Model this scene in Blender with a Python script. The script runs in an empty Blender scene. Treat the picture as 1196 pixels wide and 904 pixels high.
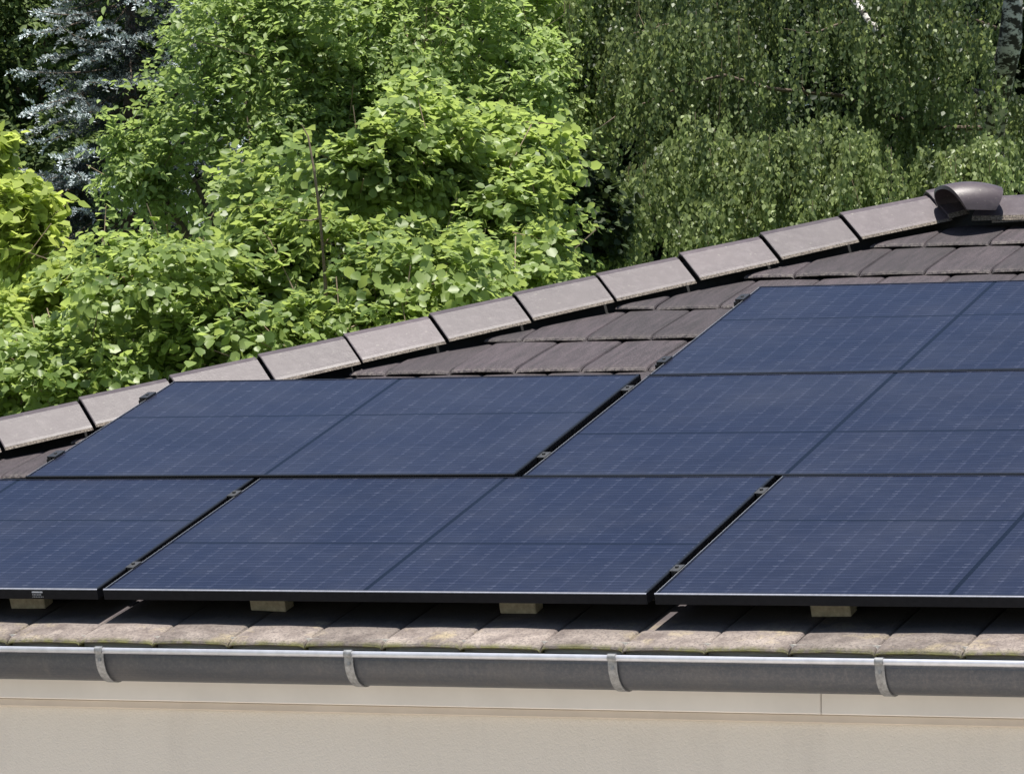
import bpy, bmesh, math, random
import numpy as np
from mathutils import Vector, Matrix

rng = np.random.default_rng(7)
random.seed(7)
scene = bpy.context.scene
COL = scene.collection
ZO = 3.3                       # height of the lower panel edge above the ground

# ------------------------------------------------------------------ camera
F_PX, YAW, PITCH, ROLL = 5091.2, -0.437407, 0.033594, 0.00151
CAM = np.array([8.04694, -13.74507, 0.20381 + ZO])
cy, sy = math.cos(YAW), math.sin(YAW)
FW = np.array([sy*math.cos(PITCH), cy*math.cos(PITCH), math.sin(PITCH)])
_r = np.array([cy, -sy, 0.0]); _u = np.cross(_r, FW)
RT = _r*math.cos(ROLL) + _u*math.sin(ROLL)
UP = -_r*math.sin(ROLL) + _u*math.cos(ROLL)
cd = bpy.data.cameras.new('camera'); cam = bpy.data.objects.new('camera', cd); COL.objects.link(cam)
cd.sensor_width = 36.0; cd.lens = 36.0*F_PX/1196.0
cd.clip_start = 0.1; cd.clip_end = 3000.0
cam.matrix_world = Matrix(((RT[0], UP[0], -FW[0], CAM[0]), (RT[1], UP[1], -FW[1], CAM[1]),
                           (RT[2], UP[2], -FW[2], CAM[2]), (0, 0, 0, 1)))
scene.camera = cam

# ------------------------------------------------------------------ light
SUN = np.array([0.06, -0.16, 0.96]); SUN /= np.linalg.norm(SUN)      # direction towards the sun
world = bpy.data.worlds.new('World'); scene.world = world; world.use_nodes = True
wn = world.node_tree; bg = wn.nodes['Background']
sky = wn.nodes.new('ShaderNodeTexSky'); sky.sky_type = 'NISHITA'; sky.sun_disc = False
sky.sun_elevation = math.asin(SUN[2]); sky.sun_rotation = math.atan2(SUN[0], SUN[1])
sky.air_density = 1.0; sky.dust_density = 1.0; sky.ozone_density = 1.0
wn.links.new(sky.outputs[0], bg.inputs['Color']); bg.inputs['Strength'].default_value = 0.072
sl = bpy.data.lights.new('sun', 'SUN'); sl.energy = 5.0; sl.angle = math.radians(0.5); sl.color = (1.0, 0.955, 0.88)
so = bpy.data.objects.new('sun', sl); COL.objects.link(so); so.location = (0, 0, 30)
so.rotation_euler = Vector(SUN.tolist()).to_track_quat('Z', 'Y').to_euler()
vs = scene.view_settings
scene.display_settings.display_device = 'sRGB'
vs.view_transform = 'Standard'; vs.look = 'None'; vs.gamma = 1.0; vs.use_curve_mapping = False
vs.exposure = 0.88
scene.cycles.max_bounces = 8; scene.cycles.transparent_max_bounces = 8

# ------------------------------------------------------------------ helpers
TH = 0.3364128; CT, ST = math.cos(TH), math.sin(TH)
def R(u, v, n):                                   # roof coordinates -> world
    return np.array([u, v*CT - n*ST, v*ST + n*CT + ZO])
def RA(a):
    a = np.asarray(a, float)
    return np.stack([a[:, 0], a[:, 1]*CT - a[:, 2]*ST, a[:, 1]*ST + a[:, 2]*CT + ZO], 1)
def at(x, y, D):                                  # point seen at picture position x, y, D metres away
    return CAM + D*(FW + RT*(x-598)/F_PX + UP*(452-y)/F_PX)

def link(name, me, mat=None, parent=None):
    o = bpy.data.objects.new(name, me); COL.objects.link(o)
    if mat is not None:
        for m in (mat if isinstance(mat, (list, tuple)) else [mat]): me.materials.append(m)
    if parent is not None: o.parent = parent
    return o
def origin_of(o):
    p = np.zeros(3)
    while o is not None:
        p = p + np.array(o.location); o = o.parent
    return p
def mesh(name, verts, faces, mat, parent=None, smooth=False, mats=None, world=True):
    me = bpy.data.meshes.new(name)
    v = np.asarray(verts, float)
    if parent is not None and world: v = v - origin_of(parent)
    me.from_pydata(v.tolist(), [], [list(map(int, f)) for f in faces]); 
    if mats is not None: me.polygons.foreach_set('material_index', np.asarray(mats, dtype=np.int32))
    if smooth: me.polygons.foreach_set('use_smooth', np.ones(len(me.polygons), dtype=bool))
    me.validate(); me.update()
    return link(name, me, mat, parent)
def tag(o, label=None, cat=None, group=None, kind=None):
    if label: o['label'] = label
    if cat: o['category'] = cat
    if group: o['group'] = group
    if kind: o['kind'] = kind
    return o
def empty(name, loc, label=None, cat=None, group=None):
    o = bpy.data.objects.new(name, None); COL.objects.link(o); o.location = loc; o.empty_display_size = .2
    return tag(o, label, cat, group)
class MB:                                          # collects simple solids into one mesh
    def __init__(s): s.v = []; s.f = []; s.m = []
    def add(s, v, f, mi=0):
        b = len(s.v); s.v += [tuple(map(float, p)) for p in v]; s.f += [tuple(i+b for i in q) for q in f]; s.m += [mi]*len(f)
    def box(s, x0, x1, y0, y1, z0, z1, mi=0):
        v = [(x, y, z) for z in (z0, z1) for y in (y0, y1) for x in (x0, x1)]
        s.add(v, [(0,2,3,1), (4,5,7,6), (0,1,5,4), (2,6,7,3), (0,4,6,2), (1,3,7,5)], mi)
    def prism(s, prof, y0, y1, axis='x', mi=0, close=True):
        n = len(prof); v = []
        for a in (y0, y1):
            for (p, q) in prof:
                v.append((a, p, q) if axis == 'x' else (p, a, q))
        f = [(i, (i+1) % n, (i+1) % n+n, i+n) for i in range(n if close else n-1)]
        if close: f += [tuple(range(n))[::-1], tuple(range(n, 2*n))]
        s.add(v, f, mi)
    def tube(s, pts, rad, seg=6, mi=0):
        pts = [np.asarray(p, float) for p in pts]
        rad = rad if hasattr(rad, '__len__') else [rad]*len(pts)
        v = []; f = []
        for i, p in enumerate(pts):
            t = pts[min(i+1, len(pts)-1)] - pts[max(i-1, 0)]; t = t/(np.linalg.norm(t)+1e-9)
            a = np.cross(t, [0.31, .2, .93] if abs(t[2]) < .95 else [1, 0, 0]); a /= np.linalg.norm(a); b = np.cross(t, a)
            for k in range(seg):
                w = 2*math.pi*k/seg; v.append(p + rad[i]*(a*math.cos(w)+b*math.sin(w)))
        for i in range(len(pts)-1):
            for k in range(seg):
                f.append((i*seg+k, i*seg+(k+1) % seg, (i+1)*seg+(k+1) % seg, (i+1)*seg+k))
        f.append(tuple(range(seg))[::-1]); f.append(tuple(range((len(pts)-1)*seg, len(pts)*seg)))
        s.add(v, f, mi)
    def build(s, name, mat, parent=None, smooth=False, world=True):
        return mesh(name, s.v, s.f, mat, parent, smooth, s.m, world)
def recalc(o):
    bm = bmesh.new(); bm.from_mesh(o.data); bmesh.ops.recalc_face_normals(bm, faces=bm.faces); bm.to_mesh(o.data); bm.free(); return o
def bevel(o, w, seg=2):
    bm = bmesh.new(); bm.from_mesh(o.data)
    bmesh.ops.recalc_face_normals(bm, faces=bm.faces)
    bmesh.ops.bevel(bm, geom=[e for e in bm.edges if e.calc_face_angle(0) > .5], offset=w, segments=seg, affect='EDGES', profile=.5, clamp_overlap=True)
    bm.to_mesh(o.data); bm.free(); return o

# ------------------------------------------------------------------ materials
class NT:
    def __init__(s, name):
        s.m = bpy.data.materials.new(name); s.m.use_nodes = True; s.t = s.m.node_tree
        s.b = s.t.nodes['Principled BSDF']; s.out = s.t.nodes['Material Output']
    def n(s, typ, **kw):
        nd = s.t.nodes.new('ShaderNode'+typ)
        for k, v in kw.items():
            if k.startswith('_'): setattr(nd, k[1:], v)
            else: nd.inputs[k].default_value = v
        return nd
    def l(s, a, b): s.t.links.new(a, b)
    def math(s, op, a, b=None, c=None):
        nd = s.t.nodes.new('ShaderNodeMath'); nd.operation = op
        for i, x in enumerate((a, b, c)):
            if x is None: continue
            if isinstance(x, (int, float)): nd.inputs[i].default_value = x
            else: s.l(x, nd.inputs[i])
        return nd.outputs[0]
    def ramp(s, fac, stops):
        nd = s.t.nodes.new('ShaderNodeValToRGB'); e = nd.color_ramp.elements
        while len(e) < len(stops): e.new(.5)
        for i, (p, c) in enumerate(stops): e[i].position = p; e[i].color = (*c, 1) if len(c) == 3 else c
        s.l(fac, nd.inputs[0]); return nd.outputs[0]
    def mix(s, fac, a, b, blend='MIX'):
        nd = s.t.nodes.new('ShaderNodeMix'); nd.data_type = 'RGBA'; nd.blend_type = blend
        for sock, x in ((nd.inputs[0], fac), (nd.inputs[6], a), (nd.inputs[7], b)):
            if isinstance(x, (int, float)): sock.default_value = x
            elif isinstance(x, tuple): sock.default_value = (*x, 1) if len(x) == 3 else x
            else: s.l(x, sock)
        return nd.outputs[2]
    def noise(s, scale, vec=None, detail=4, rough=.6):
        nd = s.n('TexNoise', Scale=scale, Detail=detail, Roughness=rough)
        if vec is not None: s.l(vec, nd.inputs['Vector'])
        return nd.outputs['Fac']
    def coords(s, which='Object', scale=None):
        c = s.n('TexCoord').outputs[which]
        if scale is None: return c
        mp = s.n('Mapping', Scale=scale); s.l(c, mp.inputs['Vector']); return mp.outputs[0]
    def bump(s, h, strength=.3, dist=.01):
        b = s.n('Bump', Strength=strength, Distance=dist); s.l(h, b.inputs['Height']); s.l(b.outputs[0], s.b.inputs['Normal'])
    def set(s, **kw):
        for k, v in kw.items():
            s.b.inputs[k.replace('_', ' ')].default_value = (*v, 1) if isinstance(v, tuple) and len(v) == 3 else v

def mat_tile():
    t = NT('roof_tile_concrete'); v = t.coords()
    # roof-plane aligned coordinates so that streaks run up the slope
    st = t.coords('Object', (9.0, 1.2, 1.2))
    streak = t.noise(4.0, st, 3, .6)
    grain = t.noise(170.0, v, 4, .75)
    big = t.noise(2.2, v, 3, .55)
    at_ = t.n('Attribute', _attribute_name='tint').outputs['Fac']
    base = t.mix(t.ramp(streak, [(.35, (0, 0, 0)), (.7, (1, 1, 1))]), (.0095, .0065, .0085), (.040, .0290, .0340))
    base = t.mix(t.math('MULTIPLY', big, .35), base, (.041, .0300, .0350))
    sp = t.ramp(grain, [(.52, (0, 0, 0)), (.72, (1, 1, 1))])
    base = t.mix(t.math('MULTIPLY', sp, .5), base, (.165, .140, .147))
    base = t.mix(1.0, base, t.n('CombineColor').outputs[0], 'MIX') if False else base
    ns = t.n('Attribute', _attribute_name='nose').outputs['Fac']
    ln_ = t.math('MULTIPLY', ns, t.ramp(t.noise(60, v, 3, .7), [(.42, (0, 0, 0)), (.60, (1, 1, 1))]))
    base = t.mix(t.math('MULTIPLY', ln_, .6), base, (.20, .175, .155))
    br = t.math('MULTIPLY_ADD', at_, .6, .68)
    hs = t.n('HueSaturation'); t.l(base, hs.inputs['Color']); t.l(br, hs.inputs['Value'])
    t.l(hs.outputs[0], t.b.inputs['Base Color']); t.set(Roughness=.72)
    t.bump(t.math('ADD', grain, t.math('MULTIPLY', streak, .6)), .55, .006)
    return t.m
def mat_tile_worn():                               # eave row, lichen bleached low down, panel shade painted above
    t = NT('roof_tile_weathered'); v = t.coords()
    grain = t.noise(95.0, v, 5, .8); patch = t.noise(9.0, v, 4, .65); yel = t.noise(5.5, v, 4, .7); moss = t.noise(16.0, v, 4, .7)
    at_ = t.n('Attribute', _attribute_name='tint').outputs['Fac']
    base = t.mix(t.ramp(patch, [(.35, (0, 0, 0)), (.66, (1, 1, 1))]), (.125, .100, .090), (.30, .255, .225))
    base = t.mix(t.math('MULTIPLY', t.ramp(yel, [(.54, (0, 0, 0)), (.68, (1, 1, 1))]), .6), base, (.40, .33, .20))
    base = t.mix(t.ramp(grain, [(.47, (0, 0, 0)), (.66, (.9, .9, .9))]), base, (.06, .05, .05))
    ns = t.n('Attribute', _attribute_name='nose').outputs['Fac']          # moss grows along the dripping edge
    mf = t.math('MULTIPLY', ns, t.ramp(moss, [(.42, (0, 0, 0)), (.56, (1, 1, 1))]))
    base = t.mix(t.math('MULTIPLY', ns, .6), base, (.08, .07, .055))
    base = t.mix(t.math('MULTIPLY', mf, .8), base, (.13, .13, .03))
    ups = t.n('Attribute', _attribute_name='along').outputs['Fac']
    panel_shade = t.ramp(t.math('ADD', ups, t.math('MULTIPLY', t.math('SUBTRACT', patch, .5), .30)), [(.13, (0, 0, 0)), (.27, (1, 1, 1))])  # darker colour up the tile paints in the shade under the panels
    base = t.mix(panel_shade, base, t.mix(grain, (.030, .025, .027), (.085, .070, .075)))
    hs = t.n('HueSaturation'); t.l(base, hs.inputs['Color']); t.l(t.math('MULTIPLY_ADD', at_, .4, .8), hs.inputs['Value'])
    t.l(hs.outputs[0], t.b.inputs['Base Color']); t.set(Roughness=.9)
    t.bump(t.math('ADD', grain, t.math('MULTIPLY', patch, .8)), .8, .008)
    return t.m
def mat_cap():
    t = NT('ridge_cap_concrete'); v = t.coords()
    oi = t.n('ObjectInfo').outputs['Random']
    g = t.noise(150, v, 4, .75); big = t.noise(3.4, v, 5, .65); fine = t.noise(22, v, 5, .7); spot = t.noise(46, v, 3, .6)
    base = t.mix(big, (.042, .031, .036), (.076, .059, .065))
    base = t.mix(t.math('MULTIPLY', t.ramp(fine, [(.48, (0, 0, 0)), (.75, (1, 1, 1))]), .4), base, (.145, .122, .129))
    base = t.mix(t.math('MULTIPLY', t.ramp(spot, [(.66, (0, 0, 0)), (.70, (1, 1, 1))]), .35), base, (.22, .21, .18))
    base = t.mix(t.math('MULTIPLY', t.ramp(g, [(.5, (0, 0, 0)), (.75, (1, 1, 1))]), .35), base, (.04, .034, .038))
    hs = t.n('HueSaturation'); t.l(base, hs.inputs['Color']); t.l(t.math('MULTIPLY_ADD', oi, .35, .82), hs.inputs['Value'])
    t.l(hs.outputs[0], t.b.inputs['Base Color'])
    t.l(t.ramp(big, [(.3, (.38, .38, .38)), (.7, (.54, .54, .54))]), t.b.inputs['Roughness']); t.b.inputs['Specular IOR Level'].default_value = .5
    t.bump(t.math('ADD', g, fine), .25, .003)
    return t.m
def mat_cap_edge():
    t = NT('ridge_cap_raw_edge'); v = t.coords()
    g = t.noise(120, v, 4, .8)
    t.l(t.ramp(g, [(.38, (.035, .03, .028)), (.50, (.13, .108, .09)), (.66, (.27, .235, .195))]), t.b.inputs['Base Color']); t.set(Roughness=.95)
    t.bump(g, .8, .006); return t.m
def mat_simple(name, col, rough=.5, metal=0.0, scale=30, var=.25, bump=.0, spec=.5):
    t = NT(name); v = t.coords(); g = t.noise(scale, v, 5, .65)
    a = tuple(c*(1-var) for c in col); b = tuple(min(1, c*(1+var)) for c in col)
    t.l(t.ramp(g, [(.3, a), (.7, b)]), t.b.inputs['Base Color']); t.set(Roughness=rough, Metallic=metal)
    t.b.inputs['Specular IOR Level'].default_value = spec
    if bump: t.bump(g, bump, .004)
    return t.m
def mat_zinc():
    t = NT('weathered_zinc'); st = t.coords('Object', (.5, 4.0, 14.0)); v = t.coords()
    a = t.noise(4, st, 6, .75); b = t.noise(85, v, 5, .8); c = t.noise(2.3, v, 5, .65); d = t.noise(7, t.coords('Object', (3.0, 1.0, .6)), 4, .7)
    base = t.mix(a, (.032, .036, .047), (.075, .080, .093))
    base = t.mix(t.math('MULTIPLY', t.ramp(c, [(.5, (0, 0, 0)), (.7, (1, 1, 1))]), .35), base, (.12, .108, .100))
    base = t.mix(t.math('MULTIPLY', t.ramp(d, [(.60, (0, 0, 0)), (.72, (1, 1, 1))]), .22), base, (.20, .18, .165))
    base = t.mix(t.ramp(b, [(.45, (0, 0, 0)), (.75, (.6, .6, .6))]), base, (.13, .128, .126))
    t.l(base, t.b.inputs['Base Color']); t.set(Metallic=.5, Roughness=.46)
    t.bump(t.math('ADD', b, a), .12, .002); return t.m
def mat_stucco():
    t = NT('fine_render'); v = t.coords()
    g = t.noise(230, v, 4, .7); w = t.noise(105, v, 3, .6); b = t.noise(.9, v, 4, .6)
    st_ = t.noise(3.0, t.coords('Object', (2.2, 1, .35)), 5, .7); sf = t.math('MULTIPLY', t.ramp(st_, [(.52, (0, 0, 0)), (.74, (1, 1, 1))]), .22)
    t.l(t.mix(sf, t.mix(b, (.53, .492, .435), (.60, .562, .505)), (.40, .37, .335)), t.b.inputs['Base Color']); t.set(Roughness=.92)
    t.bump(t.math('ADD', g, w), .42, .005); return t.m
def mat_panel():
    t = NT('solar_cells_under_glass')
    c = t.coords('Object'); sp = t.n('SeparateXYZ'); t.l(c, sp.inputs[0]); x, y = sp.outputs[0], sp.outputs[1]
    oi = t.n('ObjectInfo').outputs['Random']
    def line(coord, pitch, off, half):             # 1 on a line every pitch metres
        ph = t.math('FRACT', t.math('DIVIDE', t.math('ADD', coord, off), pitch))
        d = t.math('ABSOLUTE', t.math('SUBTRACT', ph, .5))
        return t.math('LESS_THAN', d, half/pitch)
    bus = line(y, 0.0276, .0138+.0138, .0030)
    colgap = line(x, 0.0860, .043+.002, .0042)
    colhalo = line(x, 0.0860, .043+.006, .0110)
    # noise offset for each panel
    va = t.n('VectorMath', _operation='ADD'); t.l(c, va.inputs[0])
    cx = t.n('CombineXYZ'); t.l(t.math('MULTIPLY', oi, 37.0), cx.inputs[0]); t.l(t.math('MULTIPLY', oi, 11.0), cx.inputs[1]); t.l(cx.outputs[0], va.inputs[1])
    vv = va.outputs[0]
    mp = t.n('Mapping', Scale=(7.0, 36.0, 1.0)); t.l(vv, mp.inputs[0]); gl = t.noise(1.0, mp.outputs[0], 2, .5)
    mp2 = t.n('Mapping', Scale=(1.3, 2.0, 1.0)); t.l(vv, mp2.inputs[0]); broad = t.noise(1.2, mp2.outputs[0], 3, .5)
    base = t.mix(broad, (.0048, .0060, .0165), (.0078, .0094, .0240))
    busf = t.math('MULTIPLY', bus, t.ramp(gl, [(.38, (.04, .04, .04)), (.70, (.22, .22, .22))]))
    base = t.mix(busf, base, (.085, .10, .17))
    mp3 = t.n('Mapping', Scale=(16.0, 30.0, 1.0)); t.l(vv, mp3.inputs[0]); gl2 = t.noise(1.0, mp3.outputs[0], 2, .6)
    glint_dash = t.math('MULTIPLY', t.math('MULTIPLY', bus, colhalo), t.ramp(gl2, [(.46, (0, 0, 0)), (.62, (1, 1, 1))]))
    base = t.mix(t.math('MULTIPLY', glint_dash, .08), base, (.40, .43, .55))  # pale dashes paint glints where busbars meet the cell gaps
    base = t.mix(t.math('MULTIPLY', t.math('MULTIPLY', colgap, gl), .04), base, (.30, .33, .50))
    # centre strip and mid line: plain backsheet without cells
    W, H = PW, PH
    cs = t.math('LESS_THAN', t.math('ABSOLUTE', t.math('SUBTRACT', x, W*.5)), .0092)
    ml = t.math('LESS_THAN', t.math('ABSOLUTE', t.math('SUBTRACT', y, t.math('MULTIPLY', t.n('Attribute', _attribute_type='OBJECT', _attribute_name='seam').outputs['Fac'], H))), .0078)
    plain = t.math('MAXIMUM', cs, t.math('MULTIPLY', ml, .9))
    dust = t.ramp(t.noise(1.7, vv, 6, .7), [(.42, (0, 0, 0)), (.75, (1, 1, 1))])           # thin dust film, thicker along the lower edge
    low = t.ramp(y, [(.0, (1, 1, 1)), (.06, (0, 0, 0))])
    df = t.math('ADD', t.math('MULTIPLY', dust, .035), t.math('MULTIPLY', t.math('MULTIPLY', low, dust), .07))
    base = t.mix(t.math('ADD', df, t.math('MULTIPLY', oi, .012)), base, (.30, .30, .31))
    base = t.mix(plain, base, (.0015, .0025, .007))
    t.l(t.math('MULTIPLY_ADD', plain, -.16, .40), t.b.inputs['Specular IOR Level'])
    t.l(base, t.b.inputs['Base Color'])
    t.l(t.ramp(t.noise(2.4, vv, 4, .6), [(.3, (.20, .20, .20)), (.7, (.30, .30, .30))]), t.b.inputs['Roughness'])
    t.b.inputs['Metallic'].default_value = 0
    return t.m
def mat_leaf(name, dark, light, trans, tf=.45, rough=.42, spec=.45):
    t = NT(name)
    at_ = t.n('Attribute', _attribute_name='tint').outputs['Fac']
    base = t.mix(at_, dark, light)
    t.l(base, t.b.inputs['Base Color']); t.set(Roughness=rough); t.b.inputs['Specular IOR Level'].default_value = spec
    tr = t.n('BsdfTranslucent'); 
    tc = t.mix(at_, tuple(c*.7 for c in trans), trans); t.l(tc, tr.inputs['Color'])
    mx = t.n('MixShader'); mx.inputs[0].default_value = tf
    t.l(t.b.outputs[0], mx.inputs[1]); t.l(tr.outputs[0], mx.inputs[2]); t.l(mx.outputs[0], t.out.inputs['Surface'])
    return t.m
def mat_birch_bark():
    t = NT('birch_bark'); v = t.coords('Object', (5, 5, 9)); n = t.noise(1.6, v, 4, .65); f = t.noise(30, t.coords(), 4, .7)
    b = t.mix(f, (.42, .40, .37), (.60, .58, .55))
    t.l(t.mix(t.ramp(n, [(.46, (0, 0, 0)), (.54, (1, 1, 1))]), (.03, .025, .02), b), t.b.inputs['Base Color']); t.set(Roughness=.85); t.bump(n, .4, .01); return t.m
def mat_ground(name, a, b, scale):
    t = NT(name); n = t.noise(scale, t.coords(), 6, .7); t.l(t.mix(n, a, b), t.b.inputs['Base Color']); t.set(Roughness=.95); t.bump(n, .3, .02); return t.m

PW, PH = 2.128, 1.272                              # one module
M = dict(tile=mat_tile(), worn=mat_tile_worn(), cap=mat_cap(), edge=mat_cap_edge(), zinc=mat_zinc(), stucco=mat_stucco(),
         cells=mat_panel(),
         frame=mat_simple('black_anodised_frame', (.020, .021, .025), .30, .6, 40, .2),
         bevelm=mat_simple('frame_edge_sheen', (.30, .31, .36), .5, .5, 40, .15),
         glint=mat_simple('frame_edge_glint', (.60, .60, .61), .45, .7, 40, .1),
         rail=mat_simple('dark_rail', (.05, .052, .055), .45, .7, 60, .3),
         clamp=mat_simple('grey_clamp', (.065, .066, .068), .5, .6, 80, .35),
         trim=mat_simple('painted_fascia', (.58, .553, .52), .6, 0, 3, .06),
         strip=mat_simple('beige_strip', (.44, .385, .325), .7, 0, 4, .08),
         block=mat_simple('pale_wood_block', (.36, .315, .235), .85, 0, 55, .25, .4),
         bracket=mat_simple('galvanised_strap', (.21, .215, .22), .5, .6, 70, .35),
         sticker=mat_simple('white_print', (.62, .64, .68), .6, 0, 10, .05),
         lawn=mat_ground('lawn', (.035, .06, .018), (.07, .10, .03), 3.0),
         bounce_paving=mat_ground('pale_bounce_paving', (.44, .40, .36), (.53, .485, .435), 1.5),
         bark=mat_simple('brown_bark', (.10, .075, .055), .9, 0, 25, .4, .6),
         twig=mat_simple('twig_bark', (.20, .15, .10), .8, 0, 25, .35),
         birch=mat_birch_bark())
M['bead'] = mat_simple('sunlit_zinc_bead', (.52, .53, .57), .42, .5, 25, .12)  # lighter than the gutter zinc: sun highlight put into the colour
M['felt'] = mat_simple('black_roofing_felt', (.012, .012, .013), .9, 0, 30, .3)
M['hazel'] = mat_leaf('hazel_leaf', (.080, .135, .032), (.265, .345, .110), (.46, .58, .15), .48, .42, .4)
M['walnut'] = mat_leaf('walnut_leaf', (.100, .155, .055), (.295, .380, .140), (.45, .59, .17), .46, .45, .38)
M['maple'] = mat_leaf('maple_leaf', (.16, .22, .045), (.32, .39, .09), (.58, .68, .16), .50, .55, .25)
M['birchleaf'] = mat_leaf('birch_leaf', (.022, .042, .015), (.27, .33, .13), (.40, .50, .17), .40, .45, .4)
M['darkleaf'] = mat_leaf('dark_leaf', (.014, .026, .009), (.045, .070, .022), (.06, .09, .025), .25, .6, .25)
M['midleaf'] = mat_leaf('mid_green_leaf', (.030, .055, .018), (.120, .165, .055), (.18, .25, .07), .35, .6, .25)
M['needle'] = mat_leaf('spruce_needle', (.020, .032, .026), (.55, .62, .64), (.12, .14, .13), .12, .6, .3)

# ------------------------------------------------------------------ ground
g = MB(); g.add([(-900, -900, 0), (900, -900, 0), (900, 900, 0), (-900, 900, 0)], [(0, 1, 2, 3)]); tag(g.build('ground', M['lawn']), kind='structure')
g = MB(); g.add([(-14, -26, .004), (22, -26, .004), (22, -.10, .004), (-14, -.10, .004)], [(0, 1, 2, 3)]); tag(g.build('added_bounce_paving', M['bounce_paving']), kind='structure')  # unseen pale paving, added to bounce warm light onto the wall

# ------------------------------------------------------------------ house
HC = 3.68                                          # hip line in plan: Y = X + HC
RY = 5.05                                          # ridge line
XJ = RY - HC                                       # where hip and ridge meet
XR = 8.2                                           # far end of the ridge (mirror plane offset)
XM = (XJ + XR)/2
house = empty('house', (XM, RY, 0), 'house with beige rendered wall, grey gutter and dark brown hipped tile roof', 'house')

TN = -0.122                                        # tile nose level below the panel glass
noses = [-.192] + [.30 + .46*i for i in range(11)]
phase = {0: .265, 1: .11, 2: .26, 3: .08, 4: .06, 5: .24, 6: .11, 7: .26, 8: .09, 9: .225, 10: .10, 11: .25}
up_ = [(.0018, -.028), (.0018, -.010), (.006, -.0035), (.018, 0), (.15, .0030), (.286, 0), (.298, -.0035), (.3028, -.010), (.3028, -.028)]
vp_ = [(.035, -.0185), (.003, -.0180), (0, -.013), (.006, -.0065), (.020, -.002), (.048, 0), (.24, -.009), (.50, -.024)]
def tiles(u0, u1, rows, v_end=5.4, worn=True):
    V = []; Fc = []; T = []; Ns = []; Mi = []; Al = []
    nu, nv = len(up_), len(vp_)
    quad = [(j*nu+i, j*nu+i+1, (j+1)*nu+i+1, (j+1)*nu+i) for j in range(nv-1) for i in range(nu-1)]
    for k in rows:
        v0 = noses[k]; ln = (noses[k+1] if k+1 < len(noses) else v0+.46) - v0
        st = math.floor((u0-phase[k])/.305)
        for i in range(st, int((u1-phase[k])/.305)+1):
            ub = phase[k] + i*.305; base = len(V)
            dn = rng.normal(0, .0016); tl = rng.normal(0, .005); du = rng.normal(0, .0012); dv = rng.normal(0, .0025); tt = rng.random()
            for j, (vv, nn) in enumerate(vp_):
                for (uu, n2) in up_:
                    if vv > .1: vv2 = vv/.5*(ln+.03)
                    else: vv2 = vv
                    V.append((ub+uu+du, v0+vv2+dv, TN+dn+nn+n2+tl*(uu-.15))); T.append(tt); Al.append(max(0, vv2)); Ns.append((1, 1, 1, .55, .05)[j] if j < 5 else 0.0)
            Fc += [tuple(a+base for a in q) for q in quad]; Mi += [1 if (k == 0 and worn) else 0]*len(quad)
    # nose underside strips are left open: the deck below closes the roof
    return np.array(V), Fc, T, Ns, Mi, Al
def clip(me, co, no):
    bm = bmesh.new(); bm.from_mesh(me)
    bmesh.ops.bisect_plane(bm, geom=bm.verts[:]+bm.edges[:]+bm.faces[:], plane_co=co, plane_no=no, clear_outer=True)
    bm.to_mesh(me); bm.free()
def tile_mesh(u0, u1, planes, xf=None, flip=False):
    V, Fc, T, Ns, Mi, Al = tiles(u0, u1, range(12))
    P = RA(V)
    if xf: P = xf(P)
    me = bpy.data.meshes.new('tiles')
    if flip: Fc = [f[::-1] for f in Fc]
    me.from_pydata(P.tolist(), [], Fc)
    me.polygons.foreach_set('material_index', np.array(Mi, np.int32))
    for nm, arr in (('tint', T), ('nose', Ns), ('along', Al)):
        a = me.attributes.new(nm, 'FLOAT', 'POINT'); a.data.foreach_set('value', np.array(arr, np.float32))
    me.update()
    for co, no in planes: clip(me, co, no)
    return me
s2 = 1/math.sqrt(2)
XE = XR + HC + .0 + (RY - HC - XJ)                 # mirrored hip on the right: Y = -X + XR + RY
hipL = ((0, HC-.222, 0), (-s2, s2, 0)); hipR = ((XR, RY-.222, 0), (s2, s2, 0))
m1 = tile_mesh(-4.2, XR+5.3, [hipL, hipR, ((0, RY, 0), (0, 1, 0))])
m2 = tile_mesh(-4.2, XR+5.3, [((XJ, RY, 0), (-s2, -s2, 0)), ((XR, RY, 0), (s2, -s2, 0)), ((0, RY, 0), (0, -1, 0))],
               lambda P: np.stack([P[:, 0], 2*RY-P[:, 1], P[:, 2]], 1), True)
m3 = tile_mesh(-4.2, 6.6, [((0, HC, 0), (s2, -s2, 0)), ((XJ, RY, 0), (s2, s2, 0))],
               lambda P: np.stack([P[:, 1]-HC, P[:, 0]+HC, P[:, 2]], 1), True)
bm = bmesh.new()
for m_ in (m1, m2, m3): bm.from_mesh(m_)
me4 = m3.copy()
co = np.empty(len(me4.vertices)*3); me4.vertices.foreach_get('co', co); co = co.reshape(-1, 3); co[:, 0] = 2*XM - co[:, 0]; me4.vertices.foreach_set('co', co.ravel()); me4.flip_normals(); me4.update()
bm.from_mesh(me4)
# closed deck under the tiles (hip roof slab)
XL = -3.93
e0 = -.12; zt = ZO - .168
def deck(off):
    y0 = e0; z0 = R(0, e0/CT, 0)[2] + off
    x0 = y0 - HC; x1 = 2*XM - x0; y1 = 2*RY - y0; zr = z0 + (RY-y0)*math.tan(TH)
    return [(x0, y0, z0), (x1, y0, z0), (x1, y1, z0), (x0, y1, z0), (XJ, RY, zr), (XR, RY, zr)]
dk = [bm.verts.new(p) for p in deck(-.17)]
for f in ((0, 1, 5, 4), (1, 2, 5), (2, 3, 4, 5), (3, 0, 4), (3, 2, 1, 0)): bm.faces.new([dk[i] for i in f]).material_index = 2
roof_me = bpy.data.meshes.new('roof')
for v in bm.verts: v.co -= Vector((XM, RY, 0))
bm.to_mesh(roof_me); bm.free()
roof = link('roof', roof_me, [M['tile'], M['worn'], M['felt']], house)
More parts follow.
